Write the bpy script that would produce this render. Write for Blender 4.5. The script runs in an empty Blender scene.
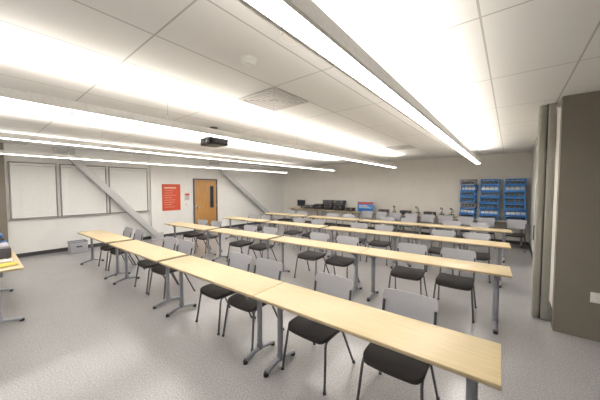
import bpy, bmesh, math, random
from mathutils import Vector, Matrix
random.seed(7)
scene=bpy.context.scene
scene.view_settings.view_transform='Standard'
CEIL=2.85; XL=-9.65; YF=10.6; XR=.5; YC=4.43

# ---------------- materials ----------------
def mat(name,col,rough=.5,metal=0,noise=0.04,scale=40,emit=None,es=0,bump=0):
    m=bpy.data.materials.new(name); m.use_nodes=True
    nt=m.node_tree; b=nt.nodes['Principled BSDF']
    b.inputs['Roughness'].default_value=rough; b.inputs['Metallic'].default_value=metal
    tc=nt.nodes.new('ShaderNodeTexCoord'); n=nt.nodes.new('ShaderNodeTexNoise')
    n.inputs['Scale'].default_value=scale; n.inputs['Detail'].default_value=3
    nt.links.new(tc.outputs['Object'],n.inputs['Vector'])
    r=nt.nodes.new('ShaderNodeValToRGB')
    r.color_ramp.elements[0].position=.3; r.color_ramp.elements[1].position=.7
    r.color_ramp.elements[0].color=(*[max(0,c*(1-noise)) for c in col],1)
    r.color_ramp.elements[1].color=(*[min(1,c*(1+noise)) for c in col],1)
    nt.links.new(n.outputs['Fac'],r.inputs['Fac']); nt.links.new(r.outputs['Color'],b.inputs['Base Color'])
    if bump:
        bp=nt.nodes.new('ShaderNodeBump'); bp.inputs['Strength'].default_value=bump; bp.inputs['Distance'].default_value=.01
        nt.links.new(n.outputs['Fac'],bp.inputs['Height']); nt.links.new(bp.outputs['Normal'],b.inputs['Normal'])
    if emit:
        b.inputs['Emission Color'].default_value=(*emit,1); b.inputs['Emission Strength'].default_value=es
    return m
WARM=(1,.935,.84)
M_wallW=mat('paint_warm_white',(.82,.815,.80),.8,noise=.02,scale=3,bump=.02)
M_wallF=mat('paint_far_wall',(.77,.745,.705),.8,noise=.02,scale=3)
M_taupe=mat('paint_taupe',(.225,.20,.165),.9,noise=.03,scale=5)
M_base=mat('vinyl_base',(.05,.05,.055),.5)
M_grey=mat('powder_grey',(.28,.29,.33),.4,.3)
M_post=mat('partition_grey',(.33,.32,.285),.85,0)
M_brace=mat('painted_steel',(.52,.52,.53),.6,0)
M_seat=mat('seat_charcoal',(.038,.034,.035),.75,noise=.15,scale=200,bump=.1)
M_back=mat('backrest_grey',(.40,.40,.435),.5,noise=.03)
M_tube=mat('chair_frame',(.11,.11,.125),.35,.6)
M_edge=mat('table_edge',(.48,.38,.24),.5)
M_black=mat('black_plastic',(.018,.018,.02),.4)
M_dgrey=mat('dark_grey',(.08,.08,.09),.5)
M_white=mat('white_plastic',(.75,.75,.73),.4)
M_blind=mat('blind_slats',(.80,.80,.79),.6)
M_frame=mat('window_frame',(.28,.27,.26),.5)
M_blue=mat('blue_bin',(.02,.13,.46),.4)
M_lblue=mat('light_blue',(.05,.24,.62),.5)
M_red=mat('red_print',(.60,.085,.04),.6)
M_cream=mat('cream_print',(.72,.55,.42),.6)
M_yellow=mat('yellow_paper',(.75,.55,.08),.7)
M_chrome=mat('brushed_steel',(.6,.6,.6),.25,.9)
M_glass=mat('dark_glass',(.03,.04,.05),.05)
M_fix=mat('fixture_white',(.8,.79,.77),.4)
M_vent=mat('vent_enamel',(.58,.56,.54),.5)
M_lens=mat('lens_glow',(.9,.9,.9),.5,emit=(1,.96,.90),es=21)
M_up=mat('uplight_glow',(.9,.9,.9),.5,emit=WARM,es=26)

def wood(name,c1,c2,sc=(1.2,14,14),rough=.4):
    m=bpy.data.materials.new(name); m.use_nodes=True; nt=m.node_tree; b=nt.nodes['Principled BSDF']
    tc=nt.nodes.new('ShaderNodeTexCoord'); mp=nt.nodes.new('ShaderNodeMapping'); mp.inputs['Scale'].default_value=sc
    n=nt.nodes.new('ShaderNodeTexNoise'); n.inputs['Scale'].default_value=3; n.inputs['Detail'].default_value=5
    r=nt.nodes.new('ShaderNodeValToRGB'); r.color_ramp.elements[0].color=(*c1,1); r.color_ramp.elements[1].color=(*c2,1)
    r.color_ramp.elements[0].position=.35; r.color_ramp.elements[1].position=.65
    nt.links.new(tc.outputs['Object'],mp.inputs['Vector']); nt.links.new(mp.outputs['Vector'],n.inputs['Vector'])
    nt.links.new(n.outputs['Fac'],r.inputs['Fac']); nt.links.new(r.outputs['Color'],b.inputs['Base Color'])
    b.inputs['Roughness'].default_value=rough
    return m
M_wood=wood('maple_laminate',(.60,.485,.29),(.65,.53,.33))
M_door=wood('oak_door',(.40,.20,.06),(.50,.27,.09),(14,14,1.2))

def floor_mat():
    m=bpy.data.materials.new('speckled_vinyl'); m.use_nodes=True; nt=m.node_tree; b=nt.nodes['Principled BSDF']
    tc=nt.nodes.new('ShaderNodeTexCoord')
    n=nt.nodes.new('ShaderNodeTexNoise'); n.inputs['Scale'].default_value=75; n.inputs['Detail'].default_value=4; n.inputs['Roughness'].default_value=.7
    r=nt.nodes.new('ShaderNodeValToRGB')
    r.color_ramp.elements[0].position=.35; r.color_ramp.elements[0].color=(.27,.262,.268,1)
    r.color_ramp.elements[1].position=.65; r.color_ramp.elements[1].color=(.46,.45,.46,1)
    n2=nt.nodes.new('ShaderNodeTexNoise'); n2.inputs['Scale'].default_value=1.2
    mx=nt.nodes.new('ShaderNodeMix'); mx.data_type='RGBA'; mx.blend_type='MULTIPLY'; mx.inputs[0].default_value=.10
    br=nt.nodes.new('ShaderNodeTexBrick'); br.offset=0; br.inputs['Scale'].default_value=1
    br.inputs['Brick Width'].default_value=.305; br.inputs['Row Height'].default_value=.305; br.inputs['Mortar Size'].default_value=.0015
    br.inputs['Color1'].default_value=(1,1,1,1); br.inputs['Color2'].default_value=(.97,.97,.97,1); br.inputs['Mortar'].default_value=(.85,.85,.85,1)
    mx2=nt.nodes.new('ShaderNodeMix'); mx2.data_type='RGBA'; mx2.blend_type='MULTIPLY'; mx2.inputs[0].default_value=1
    for k in (n,n2,br): nt.links.new(tc.outputs['Object'],k.inputs['Vector'])
    nt.links.new(n.outputs['Fac'],r.inputs['Fac'])
    nt.links.new(r.outputs['Color'],mx.inputs[6]); nt.links.new(n2.outputs['Fac'],mx.inputs[7])
    nt.links.new(mx.outputs[2],mx2.inputs[6]); nt.links.new(br.outputs['Color'],mx2.inputs[7])
    nt.links.new(mx2.outputs[2],b.inputs['Base Color'])
    b.inputs['Roughness'].default_value=.2
    return m
def ceil_mat():
    m=bpy.data.materials.new('acoustic_tile'); m.use_nodes=True; nt=m.node_tree; b=nt.nodes['Principled BSDF']
    tc=nt.nodes.new('ShaderNodeTexCoord'); mp=nt.nodes.new('ShaderNodeMapping'); mp.inputs['Location'].default_value=(.18+12.2,-.85+12.2,0)
    br=nt.nodes.new('ShaderNodeTexBrick'); br.offset=0; br.inputs['Scale'].default_value=1
    br.inputs['Brick Width'].default_value=.61; br.inputs['Row Height'].default_value=1.22; br.inputs['Mortar Size'].default_value=.007
    br.inputs['Mortar Smooth'].default_value=.1
    br.inputs['Color1'].default_value=(.76,.755,.745,1); br.inputs['Color2'].default_value=(.745,.74,.73,1); br.inputs['Mortar'].default_value=(.46,.45,.43,1)
    nt.links.new(tc.outputs['Object'],mp.inputs['Vector']); nt.links.new(mp.outputs['Vector'],br.inputs['Vector'])
    nt.links.new(br.outputs['Color'],b.inputs['Base Color']); b.inputs['Roughness'].default_value=.9
    return m
M_floor=floor_mat(); M_ceil=ceil_mat()

# ---------------- mesh builder ----------------
class B:
    def __init__(s): s.bm=bmesh.new(); s.m=[]
    def mi(s,m):
        if m not in s.m: s.m.append(m)
        return s.m.index(m)
    def box(s,lo,hi,m,bev=0,M=None,seg=2):
        c=[(a+b)/2 for a,b in zip(lo,hi)]; d=[abs(b-a) for a,b in zip(lo,hi)]
        t=bmesh.new(); bmesh.ops.create_cube(t,size=1)
        for v in t.verts: v.co=Vector((v.co.x*d[0]+c[0],v.co.y*d[1]+c[1],v.co.z*d[2]+c[2]))
        if bev: bmesh.ops.bevel(t,geom=t.edges[:],offset=bev,segments=seg,affect='EDGES',profile=.5)
        s.merge(t,m,M)
    def merge(s,t,m,M=None):
        i=s.mi(m); mp={}
        for v in t.verts:
            mp[v]=s.bm.verts.new(M@v.co if M else v.co)
        for f in t.faces:
            try:
                nf=s.bm.faces.new([mp[v] for v in f.verts]); nf.material_index=i
            except ValueError: pass
        t.free()
    def cyl(s,p,q,r,m,n=16,r2=None):
        p=Vector(p); q=Vector(q); d=q-p
        t=bmesh.new(); bmesh.ops.create_cone(t,cap_ends=True,segments=n,radius1=r,radius2=r if r2 is None else r2,depth=d.length)
        M=Matrix.Translation((p+q)/2)@d.to_track_quat('Z','Y').to_matrix().to_4x4()
        s.merge(t,m,M)
    def tube(s,pts,r,m,n=8,sx=1,fillet=.04):
        P=[Vector(p) for p in pts]; Q=[P[0]]
        for i in range(1,len(P)-1):
            a,b,c=P[i-1],P[i],P[i+1]
            f=min(fillet,(a-b).length*.45,(c-b).length*.45)
            s0=b+(a-b).normalized()*f; s1=b+(c-b).normalized()*f
            for k in range(5):
                u=k/4; Q.append((1-u)**2*s0+2*u*(1-u)*b+u*u*s1)
        Q.append(P[-1]); i0=s.mi(m); rings=[]
        up=None
        for i,p in enumerate(Q):
            t=(Q[min(i+1,len(Q)-1)]-Q[max(i-1,0)]).normalized()
            if up is None:
                up=Vector((1,0,0)) if abs(t.x)<.9 else Vector((0,1,0))
            a=(up-t*up.dot(t)).normalized(); up=a; b=t.cross(a)
            rings.append([s.bm.verts.new(p+a*math.cos(2*math.pi*k/n)*r*sx+b*math.sin(2*math.pi*k/n)*r) for k in range(n)])
        for A,C in zip(rings,rings[1:]):
            for k in range(n):
                f=s.bm.faces.new([A[k],A[(k+1)%n],C[(k+1)%n],C[k]]); f.material_index=i0
        for R in (rings[0][::-1],rings[-1]):
            f=s.bm.faces.new(R); f.material_index=i0
    def shell(s,fn,m,nx=10,ny=9,rx=.25,ry=.35):
        i0=s.mi(m); G=[[],[]]
        for side in (0,1):
            for j in range(ny):
                v=-math.cos(math.pi*j/(ny-1)); e=max(0,(abs(v)-(1-ry))/ry)
                w=1-rx*(1-math.sqrt(max(0,1-e*e)))
                G[side].append([s.bm.verts.new(fn(w*(-1+2*i/(nx-1)),v,side)) for i in range(nx)])
        def q(a,b,c,d):
            f=s.bm.faces.new([a,b,c,d]); f.material_index=i0
        for j in range(ny-1):
            for i in range(nx-1):
                g=G[0]; q(g[j][i],g[j][i+1],g[j+1][i+1],g[j+1][i])
                g=G[1]; q(g[j][i],g[j+1][i],g[j+1][i+1],g[j][i+1])
            q(G[0][j][0],G[0][j+1][0],G[1][j+1][0],G[1][j][0])
            q(G[0][j][-1],G[1][j][-1],G[1][j+1][-1],G[0][j+1][-1])
        for i in range(nx-1):
            q(G[0][0][i],G[1][0][i],G[1][0][i+1],G[0][0][i+1])
            q(G[0][-1][i],G[0][-1][i+1],G[1][-1][i+1],G[1][-1][i])
    def mesh(s,name,smooth=True):
        bmesh.ops.recalc_face_normals(s.bm,faces=s.bm.faces[:])
        me=bpy.data.meshes.new(name); s.bm.to_mesh(me); s.bm.free()
        for m in s.m: me.materials.append(m)
        if smooth:
            for p in me.polygons: p.use_smooth=True
            try: me.set_sharp_from_angle(angle=math.radians(35))
            except Exception: pass
        return me
    def obj(s,name,loc=(0,0,0),rz=0,smooth=True):
        return put(s.mesh(name,smooth),name,loc,rz)
def put(me,name,loc=(0,0,0),rz=0):
    o=bpy.data.objects.new(name,me); scene.collection.objects.link(o)
    o.location=loc; o.rotation_euler=(0,0,rz); return o
def simple(name,lo,hi,m,bev=0):
    b=B(); b.box(lo,hi,m,bev); return b.obj(name,smooth=False)

# ---------------- room shell ----------------
YB=-3.2; XE=3.6
simple('floor',(XL-.2,YB-.2,-.1),(XE+.2,YF+.2,0),M_floor)
simple('ceiling',(XL-.2,YB-.2,CEIL),(XE+.2,YF+.2,CEIL+.1),M_ceil)
simple('wall_left',(XL-.2,YB,0),(XL,YF,CEIL),M_wallW)
simple('wall_far',(XL-.2,YF,0),(XR+.2,YF+.2,CEIL),M_wallF)
simple('wall_right',(XR,YC+.12,0),(XR+.12,YF,CEIL),M_wallF)
simple('wall_return',(XR-.04,YC,0),(XE,YC+.12,CEIL),M_taupe)
simple('wall_east',(XE,YB,0),(XE+.2,YC,CEIL),M_wallW)
simple('wall_back',(XL,YB-.2,0),(XE,YB,CEIL),M_wallW)
simple('wall_pilaster_left',(XL,YB,0),(XL+.12,.50,CEIL),M_taupe)
simple('column_pilaster',(XL,3.8,0),(XL+.10,4.15,CEIL),M_wallW)
simple('baseboard_left',(XL,.5,0),(XL+.012,3.8,.1),M_base)
simple('baseboard_left_b',(XL,4.15,0),(XL+.012,5.36,.1),M_base)
simple('baseboard_left_c',(XL,6.44,0),(XL+.012,YF,.1),M_base)
simple('baseboard_far',(XL+.012,YF-.012,0),(XR,YF,.1),M_base)
simple('baseboard_right',(XR-.012,YC+.12,0),(XR,YF-.012,.1),M_base)
simple('baseboard_return',(XR-.04,YC-.012,0),(XE,YC,.1),M_taupe)

def window(name,y0,y1,z0=1.0,z1=2.42):
    b=B(); x=XL; t=.022
    b.box((x,y0,z0),(x+.05,y0+t,z1),M_frame,.004); b.box((x,y1-t,z0),(x+.05,y1,z1),M_frame,.004)
    b.box((x,y0,z1-t),(x+.05,y1,z1),M_frame,.004); b.box((x,y0-.02,z0-.03),(x+.08,y1+.02,z0),M_frame,.004)
    b.box((x,y0+t,z0),(x+.012,y1-t,z1-t),M_glass)
    b.box((x+.014,y0+t,z1-.09),(x+.06,y1-t,z1-.03),M_blind,.005)
    n=44
    for i in range(n):
        z=z0+.03+(z1-z0-.14)*i/(n-1)
        M=Matrix.Translation((x+.036,(y0+y1)/2,z))@Matrix.Rotation(math.radians(76),4,'Y')
        w=(y1-y0)/2-t-.005
        b.box((-.018,-w,-.0012),(.018,w,.0012),M_blind,0,M)
    b.box((x+.02,y0+t+.005,z0+.002),(x+.05,y1-t-.005,z0+.022),M_blind,.004)
    for yy in (y0+.2,y1-.2): b.cyl((x+.057,yy,z0+.01),(x+.057,yy,z1-.05),.002,M_blind,6)
    return b.obj(name)
window('window_1',.56,1.44); window('window_2',1.50,2.56); window('window_3',2.62,3.72)

# door
b=B(); x=0
y0,y1,zt=5.42,6.38,2.08
b.box((x,y0-.05,0),(x+.05,y0,zt+.05),M_dgrey,.004); b.box((x,y1,0),(x+.05,y1+.05,zt+.05),M_dgrey,.004)
b.box((x,y0,zt),(x+.05,y1,zt+.05),M_dgrey,.004)
b.box((x,y0+.003,.005),(x+.035,y1-.003,zt-.003),M_door,.003)
b.box((x+.035,y1-.30,.95),(x+.042,y1-.12,1.85),M_dgrey,.003); b.box((x+.040,y1-.275,.98),(x+.045,y1-.145,1.82),M_glass)
b.cyl((x+.035,y0+.08,1.0),(x+.09,y0+.08,1.0),.012,M_chrome); b.cyl((x+.085,y0+.075,1.0),(x+.085,y0+.20,1.0),.009,M_chrome)
b.box((x+.035,y0+.05,.93),(x+.04,y0+.11,1.07),M_chrome,.002)
b.box((x+.035,y0+.02,.02),(x+.038,y1-.02,.25),M_chrome)
for z in (.25,1.05,1.85): b.cyl((x+.045,y1+.002,z-.05),(x+.045,y1+.002,z+.05),.008,M_chrome)
b.obj('door_1',(XL+.001,0,0))

# poster / signs
b=B(); b.box((XL,4.20,.94),(XL+.012,4.86,1.90),M_red,.002)
for i in range(8):
    z=1.66-i*.085; b.box((XL+.012,4.27,z),(XL+.014,4.27+random.uniform(.25,.5),z+.010),M_cream)
b.box((XL+.012,4.27,1.74),(XL+.0145,4.7,1.79),M_cream)
b.obj('red_wall_poster',smooth=False)
b=B(); b.box((XL,5.02,1.28),(XL+.01,5.24,1.58),M_white,.002)
b.box((XL+.01,5.05,1.47),(XL+.012,5.21,1.55),M_red)
for i in range(4): b.box((XL+.01,5.05,1.32+i*.035),(XL+.012,5.20,1.332+i*.035),M_dgrey)
b.obj('wall_notice',smooth=False)
b=B(); b.box((XL,5.06,1.08),(XL+.012,5.14,1.20),M_white,.003); b.box((XL+.012,5.09,1.12),(XL+.022,5.11,1.16),M_white,.002); b.obj('light_switch')

def brace(name,p,q,w=.18,d=.14,X=XL+.19):
    p=Vector((X,*p)); q=Vector((X,*q)); L=(q-p).length
    ang=math.atan2(q.z-p.z,q.y-p.y)
    M=Matrix.Translation((p+q)/2)@Matrix.Rotation(ang,4,'X')
    b=B(); b.box((-d/2,-L/2,-w/2),(d/2,L/2,w/2),M_brace,.015,M)
    b.box((X-.01,q.y-.18,0),(X+.01,q.y+.22,.22),M_brace,.003)
    b.box((X-.07,q.y-.2,0),(X+.07,q.y+.24,.015),M_brace,.002)
    b.box((X-.01,p.y-.25,CEIL-.25),(X+.01,p.y+.2,CEIL),M_brace,.003)
    b.obj(name)
brace('diagonal_steel_brace',(1.62,2.74),(3.92,.12))
brace('diagonal_steel_brace',(6.25,2.74),(9.7,.12))

b=B(); px,py=.36,4.80
b.box((px-.085,py-.10,.01),(px-.005,py+.10,CEIL-.01),M_post,.02,seg=3)
b.box((px+.004,py-.12,.01),(px+.084,py+.12,CEIL-.01),M_post,.015,seg=3)
b.box((px-.01,py-.07,.0),(px+.01,py+.07,CEIL),M_dgrey)
b.box((px-.095,py-.03,1.05),(px-.08,py+.03,1.25),M_black,.004)
b.obj('folding_partition_post')

b=B(); b.box((.76,YC-.008,.44),(.84,YC,.56),M_white,.002)
for z in (.475,.525): b.box((.785,YC-.010,z-.014),(.815,YC-.008,z+.014),M_blind)
b.obj('wall_outlet')

# ---------------- pendant lights ----------------
def pendant(x,y0=-1.4,y1=8.95):
    b=B(); z=2.44; w=.075; h=.075
    b.box((x-w,y0,z),(x-w+.008,y1,z+h),M_fix); b.box((x+w-.008,y0,z),(x+w,y1,z+h),M_fix)
    b.box((x-w+.008,y0,z+.02),(x+w-.008,y1,z+.05),M_fix)
    b.box((x-w,y0-.01,z),(x+w,y0,z+h),M_fix); b.box((x-w,y1,z),(x+w,y1+.01,z+h),M_fix)
    b.box((x-w+.022,y0,z+.004),(x+w-.022,y1,z+.018),M_lens)
    b.box((x-w+.008,y0,z+.001),(x-w+.022,y1,z+.02),M_fix); b.box((x+w-.022,y0,z+.001),(x+w-.008,y1,z+.02),M_fix)
    b.box((x-w+.015,y0+.02,z+.052),(x+w-.015,y1-.02,z+.062),M_up)
    yy=y0+.5
    while yy<y1:
        b.cyl((x,yy,z+.06),(x,yy,CEIL-.004),.0025,M_chrome,6); b.cyl((x,yy,CEIL-.02),(x,yy,CEIL),.025,M_fix,16)
        yy+=2.31
    b.obj('linear_pendant_light',smooth=False)
for x in (-.72,-3.05,-5.45,-7.95): pendant(x)

# ceiling items
b=B(); c=(-1.76,1.5)
b.cyl((*c,CEIL-.025),(*c,CEIL),.07,M_white,32); b.cyl((*c,CEIL-.05),(*c,CEIL-.025),.045,M_white,32,r2=.062); b.cyl((*c,CEIL-.053),(*c,CEIL-.05),.02,M_fix,16)
b.obj('smoke_detector')
b=B(); c=(-1.23,1.48)
b.cyl((*c,CEIL-.008),(*c,CEIL),.115,M_fix,40); b.cyl((*c,CEIL-.012),(*c,CEIL-.008),.095,M_wallF,40)
b.obj('ceiling_speaker')
def vent(cx,cy):
    b=B(); s=.29
    for k in range(5):
        a=s-k*.055; z0=CEIL-.012+(.002*k)
        for sx,sy in ((1,0),(-1,0),(0,1),(0,-1)):
            if sx: b.box((cx+sx*a-.018,cy-a,z0-.004),(cx+sx*a+.018,cy+a,z0+.002),M_vent)
            else: b.box((cx-a,cy+sy*a-.018,z0-.004),(cx+a,cy+sy*a+.018,z0+.002),M_vent)
    b.box((cx-s,cy-s,CEIL-.003),(cx+s,cy+s,CEIL),M_back)
    b.box((cx-.03,cy-.03,CEIL-.012),(cx+.03,cy+.03,CEIL-.003),M_vent)
    b.obj('air_vent_diffuser')
vent(-2.32,2.38); vent(-2.32,7.26)

b=B()
b.box((-.2,-.16,-.13),(.2,.16,0),M_black,.02,seg=3)
b.cyl((.08,-.155,-.065),(.08,-.20,-.065),.045,M_dgrey,24); b.cyl((.08,-.20,-.065),(.08,-.203,-.065),.035,M_glass,24)
b.box((-.15,-.162,-.11),(-.03,-.158,-.03),M_dgrey,.002)
for i in range(6): b.box((.198,-.1+i*.035,-.1),(.203,-.085+i*.035,-.03),M_dgrey)
b.box((-.08,-.08,0),(.08,.08,.02),M_dgrey,.004); b.cyl((0,0,.01),(0,0,.19),.022,M_black,16); b.cyl((0,0,.185),(0,0,.2),.07,M_black,24)
for sx in (-1,1):
    for sy in (-1,1): b.tube([(0,0,.03),(sx*.13,sy*.1,.02),(sx*.15,sy*.12,-.005)],.006,M_dgrey)
b.obj('ceiling_projector',(-4.2,2.76,CEIL-.2),.0)

# ---------------- table ----------------
TL=1.87; TD=.46
def table_mesh():
    b=B()
    b.box((-TL/2,-TD/2,.712),(TL/2,TD/2,.74),M_wood,.004)
    b.box((-TL/2-.0008,-TD/2-.0008,.714),(TL/2+.0008,TD/2+.0008,.733),M_edge,.001)
    for s in (-1,1):
        x=s*(TL/2-.14)
        b.tube([(x,-.20,.035),(x,-.02,.075),(x,.20,.035)],.02,M_grey,10,sx=1.25,fillet=.12)
        b.tube([(x,0,.07),(x,.0,.69)],.024,M_grey,12,sx=1.3)
        b.cyl((x,0,.06),(x,0,.13),.036,M_grey,16,r2=.030)
        b.box((x-.03,-.18,.69),(x+.03,.18,.713),M_grey,.006)
        b.box((x-.035,-.05,.63),(x+.035,.05,.695),M_grey,.01)
        for yy in (-.20,.20): b.cyl((x,yy,0),(x,yy,.03),.024,M_black,14)
    b.box((-TL/2+.14,-.02,.665),(TL/2-.14,.02,.70),M_grey,.004)
    return b.mesh('seminar_table')
TM=table_mesh()
ROWS=[(1.67,.025),(3.87,.06),(5.75,.05),(7.75,.055)]
XO=[-.01,.04,.03,.06]
def rowy(r,x): return r[0]+r[1]*x
def tx(k): return -TL/2-k*TL-[0,.008,.12,.30][k]
for r,xo in zip(ROWS,XO):
    for k in range(4):
        x=tx(k)+xo; put(TM,'seminar_table',(x,rowy(r,x)+TD/2,0),math.atan(r[1]))

# ---------------- chair ----------------
def chair_mesh():
    b=B()
    def seat(s,t,side):
        x=s*.225; y=t*.215-.005
        z=.445+.012*(s*s)+.010*(t*t if t>0 else 0)-.018*(t*t*t*t if t<0 else 0)
        return Vector((x,y,z-(.035 if side==0 else 0)))
    b.shell(seat,M_seat,12,11,.25,.35)
    def back(s,t,side):
        x=s*.232; z=.705+t*.125
        y=.235+.06*(z-.58)/.25+.028*(1-s*s)
        return Vector((x,y+(.012 if side else 0),z))
    b.shell(back,M_back,14,11,.14,.55)
    for s in (-1,1):
        x=s*.215; xo=s*.245
        b.tube([(xo,-.24,0),(x,-.18,.415),(x,.17,.425),(x,.24,.60),(x,.268,.74)],.011,M_tube,8,fillet=.05)
        b.tube([(xo,.285,0),(x,.10,.41),(x,.02,.42)],.011,M_tube,8)
        for p in ((xo,-.24),(xo,.285)): b.cyl((*p,0),(*p,.02),.015,M_black,10)
    b.tube([(-.215,-.15,.412),(.215,-.15,.412)],.009,M_tube,8)
    b.tube([(-.215,.12,.418),(.215,.12,.418)],.009,M_tube,8)
    return b.mesh('stacking_chair')
CM=chair_mesh()
CX=[[-.66,-1.43,-2.38,-2.93,-4.39,-4.94,-6.37,-6.95],
    [-.58,-1.22,-2.38,-3.02,-4.37,-5.00,-6.38,-6.98],
    [-.50,-1.10,-2.40,-3.05,-4.35,-5.04,-6.40,-6.98],
    [-.60,-1.25,-2.40,-3.05,-4.37,-5.04,-6.38,-6.95]]
for r,xs in zip(ROWS,CX):
    for x in xs:
        put(CM,'stacking_chair',(x,rowy(r,x)+.43+random.uniform(-.01,.04),0),random.uniform(-.04,.04)+r[1])
put(CM,'stacking_chair',(.14,9.62,0),-.1)

# ---------------- far wall tables and contents ----------------
fy=YF-.03-TD/2
for k in range(5): put(TM,'seminar_table',(.45-TL/2-k*(TL+.006),fy,0))
xx=-.55
while xx>-5.0:
    put(CM,'stacking_chair',(xx,9.68+random.uniform(-.03,.03),0),random.uniform(-.05,.05)); xx-=.56

def crate(w,M1,M2,M3,d=.38,h=.185):
    b=B()
    b.box((-w/2+.01,-d/2+.01,0),(w/2-.01,d/2-.01,.01),M2)
    for sgn in (-1,1):
        y=sgn*(d/2-.008)
        for z0,z1 in ((0,.03),(h-.035,h)): b.box((-w/2+.006,y-.006,z0),(w/2-.006,y+.006,z1),M1,.002)
        n=5
        for i in range(n):
            x=-w/2+.014+(w-.028)*i/(n-1); q=.014 if i in (0,n-1) else .006
            b.box((x-q,y-.005,0),(x+q,y+.005,h-.01),M1,.001)
        x=sgn*(w/2-.008)
        for z0,z1 in ((0,.022),(h-.03,h)): b.box((x-.006,-d/2+.006,z0),(x+.006,d/2-.006,z1),M1,.002)
        for i in range(5):
            y2=-d/2+.012+(d-.024)*i/4; b.box((x-.005,y2-.006,0),(x+.005,y2+.006,h-.01),M1,.001)
        b.box((-w/2,sgn*(d/2)-.012,h-.014),(w/2,sgn*(d/2)+.004,h),M2,.003)
        b.box((sgn*(w/2)-.006,-d/2,h-.014),(sgn*(w/2)+.006,d/2,h),M2,.003)
    b.box((-w/2+.03,-d/2+.05,.01),(w/2-.03,d/2-.05,h*.6),M3,.006)
    return b.mesh('plastic_crate')
for (xc,w,n,a,rz,dy) in ((-1.07,.42,7,0,-.08,0),(-.50,.48,7,1,.0,-.05),(.12,.50,7,1,.05,-.01)):
    cm=crate(w,M_lblue,M_blue,M_dgrey); cg=crate(w,M_grey,M_dgrey,M_dgrey); cl=crate(w,M_lblue,M_blue,M_white)
    for i in range(n):
        m=cg if (a==0 and i in (2,6)) else (cl if i in (1,5) else cm)
        put(m,'plastic_crate',(xc+random.uniform(-.02,.02),fy+dy,.741+i*.1855),random.uniform(-.02,.02)+rz)

b=B(); b.box((-.36,-.008,.01),(.36,.008,.44),M_lblue,.003)
b.box((-.33,-.011,.34),(.33,-.008,.42),M_red); b.box((-.33,-.011,.05),(.33,-.008,.14),M_blue)
for i in range(3): b.box((-.28,-.0125,.18+i*.045),(.25-.08*i,-.008,.20+i*.045),M_white)
for s in (-1,1): b.box((s*.25-.015,-.08,0),(s*.25+.015,.08,.015),M_dgrey,.003)
b.obj('blue_display_board',(-4.75,fy,.74))

def case(w=.42,d=.3,h=.26,m=M_black):
    b=B(); b.box((-w/2,-d/2,.01),(w/2,d/2,h*.62),m,.015); b.box((-w/2-.004,-d/2-.004,h*.64),(w/2+.004,d/2+.004,h),m,.018)
    b.box((-w/2,-d/2,h*.62),(w/2,d/2,h*.64),M_dgrey)
    b.tube([(-.07,-d/2,h*.4),(-.07,-d/2-.03,h*.4),(.07,-d/2-.03,h*.4),(.07,-d/2,h*.4)],.008,M_dgrey,fillet=.015)
    for s in (-1,1):
        b.box((s*w*.32-.02,-d/2-.01,h*.52),(s*w*.32+.02,-d/2,h*.74),M_chrome,.003)
        for t in (-1,1): b.cyl((s*(w/2-.04),t*(d/2-.04),0),(s*(w/2-.04),t*(d/2-.04),.012),.012,M_dgrey)
    return b.mesh('equipment_case')
C1=case(); C2=case(.5,.3,.2,M_dgrey); C4=case(.36,.26,.16,M_black)
for x,rz in ((-7.1,0),(-6.55,.1),(-6.0,-.05)): put(C1,'equipment_case',(x,fy,.74),rz)
put(C2,'equipment_case',(-6.56,fy,1.0),0); put(C2,'equipment_case',(-5.98,fy,1.0),.05); put(C2,'equipment_case',(-7.65,fy,.74),.05)
for x in (-5.45,-3.95,-3.1,-2.25): put(C4,'equipment_case',(x,fy,.74),random.uniform(-.1,.1))
def scope():
    b=B(); b.box((-.08,-.1,0),(.08,.1,.03),M_dgrey,.008)
    b.tube([(0,.07,.02),(0,.085,.18),(0,.03,.27)],.022,M_white,10); b.box((-.07,-.07,.10),(.07,.05,.115),M_black,.003)
    b.cyl((0,-.02,.14),(0,-.02,.22),.018,M_chrome,14); b.box((-.035,-.06,.21),(.035,.06,.26),M_white,.01)
    for s in (-.022,.022): b.cyl((s,-.03,.25),(s,-.10,.33),.014,M_black,12)
    for s in (-1,1): b.cyl((s*.02,.08,.08),(s*.05,.08,.08),.02,M_black,14)
    return b.mesh('microscope')
SM=scope()
for x in (-3.52,-2.68,-1.85,-1.55): put(SM,'microscope',(x,fy+random.uniform(-.04,.04),.74),random.uniform(-.3,.3))
b=B(); w_,h_=.5,.3
b.box((-w_/2,-.015,.12),(w_/2,.015,.12+h_),M_black,.006); b.box((-w_/2+.015,-.017,.135),(w_/2-.015,-.0145,.105+h_),M_glass)
b.box((-.03,.012,.02),(.03,.03,.25),M_black,.004); b.box((-.12,-.08,0),(.12,.09,.014),M_black,.005)
b.obj('computer_monitor',(-8.2,fy,.74),0)

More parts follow.
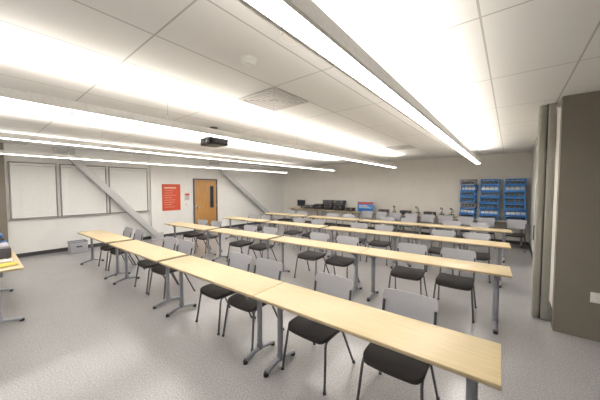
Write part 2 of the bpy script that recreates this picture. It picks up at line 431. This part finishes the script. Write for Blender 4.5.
# ---------------- instructor desk at left ----------------
put(TM,'seminar_table',(-4.87-TL/2,.40-TD/2-.02,0))
def papers(x,y,rz,mm):
    b=B()
    for i in range(6):
        b.box((-.105+.004*i,-.145+random.uniform(-.01,.01),.004*i),(.105+.003*i,.145,.004*i+.004),mm if i%2 else M_blind)
    b.obj('paper_stack',(x,y,.74),rz)
papers(-5.12,.18,.2,M_yellow); papers(-5.42,.17,-.15,M_white)
b=B(); b.cyl((0,0,0),(0,0,.17),.035,M_lblue,20); b.cyl((0,0,.17),(0,0,.20),.035,M_lblue,20,r2=.018); b.cyl((0,0,.20),(0,0,.235),.02,M_dgrey,16)
b.obj('water_bottle',(-6.15,.27,.74))
b=B(); b.box((-.17,-.13,0),(.17,.13,.24),M_dgrey,.01); b.box((-.175,-.135,.24),(.175,.135,.27),M_blue,.008); b.box((-.06,.134,.1),(.06,.138,.18),M_white)
b.obj('storage_box',(-6.45,.14,.74))
b=B(); b.box((-.2,-.15,.01),(.2,.15,.15),M_dgrey,.015); b.box((-.19,-.14,.15),(.19,.14,.19),M_back,.012); b.box((-.15,.14,.05),(.15,.155,.07),M_white,.003)
for s in (-1,1):
    for t in (-1,1): b.cyl((s*.16,t*.11,0),(s*.16,t*.11,.012),.012,M_black)
b.obj('desktop_printer',(-5.82,.17,.74))
b=B()
b.box((-.15,-.18,0),(.15,.18,.02),M_grey,.005)
for s in (-1,1):
    b.box((s*.15-.008,-.18,.01),(s*.15+.008,.18,.30),M_back,.004); b.box((-.15,s*.18-.008,.01),(.15,s*.18+.008,.30),M_back,.004)
b.box((-.165,-.195,.29),(.165,-.165,.315),M_grey,.006); b.box((-.165,.165,.29),(.165,.195,.315),M_grey,.006)
b.box((-.165,-.18,.29),(-.135,.18,.315),M_grey,.006); b.box((.135,-.18,.29),(.165,.18,.315),M_grey,.006)
b.box((-.13,-.16,.20),(.13,.16,.27),M_white,.02); b.box((.158,-.06,.16),(.165,.06,.2),M_dgrey,.002)
b.obj('waste_bin',(-9.2,1.75,0))

w=bpy.data.worlds.new('w'); scene.world=w; w.use_nodes=True
w.node_tree.nodes['Background'].inputs[0].default_value=(.5,.5,.5,1); w.node_tree.nodes['Background'].inputs[1].default_value=.2

cam=bpy.data.cameras.new('camera'); co=bpy.data.objects.new('camera',cam); scene.collection.objects.link(co)
cam.sensor_width=36; cam.lens=36*262/600; cam.clip_start=.05
co.location=(0,0,1.76); co.rotation_euler=(math.radians(90-2.62),0,math.radians(38.7))
scene.camera=co
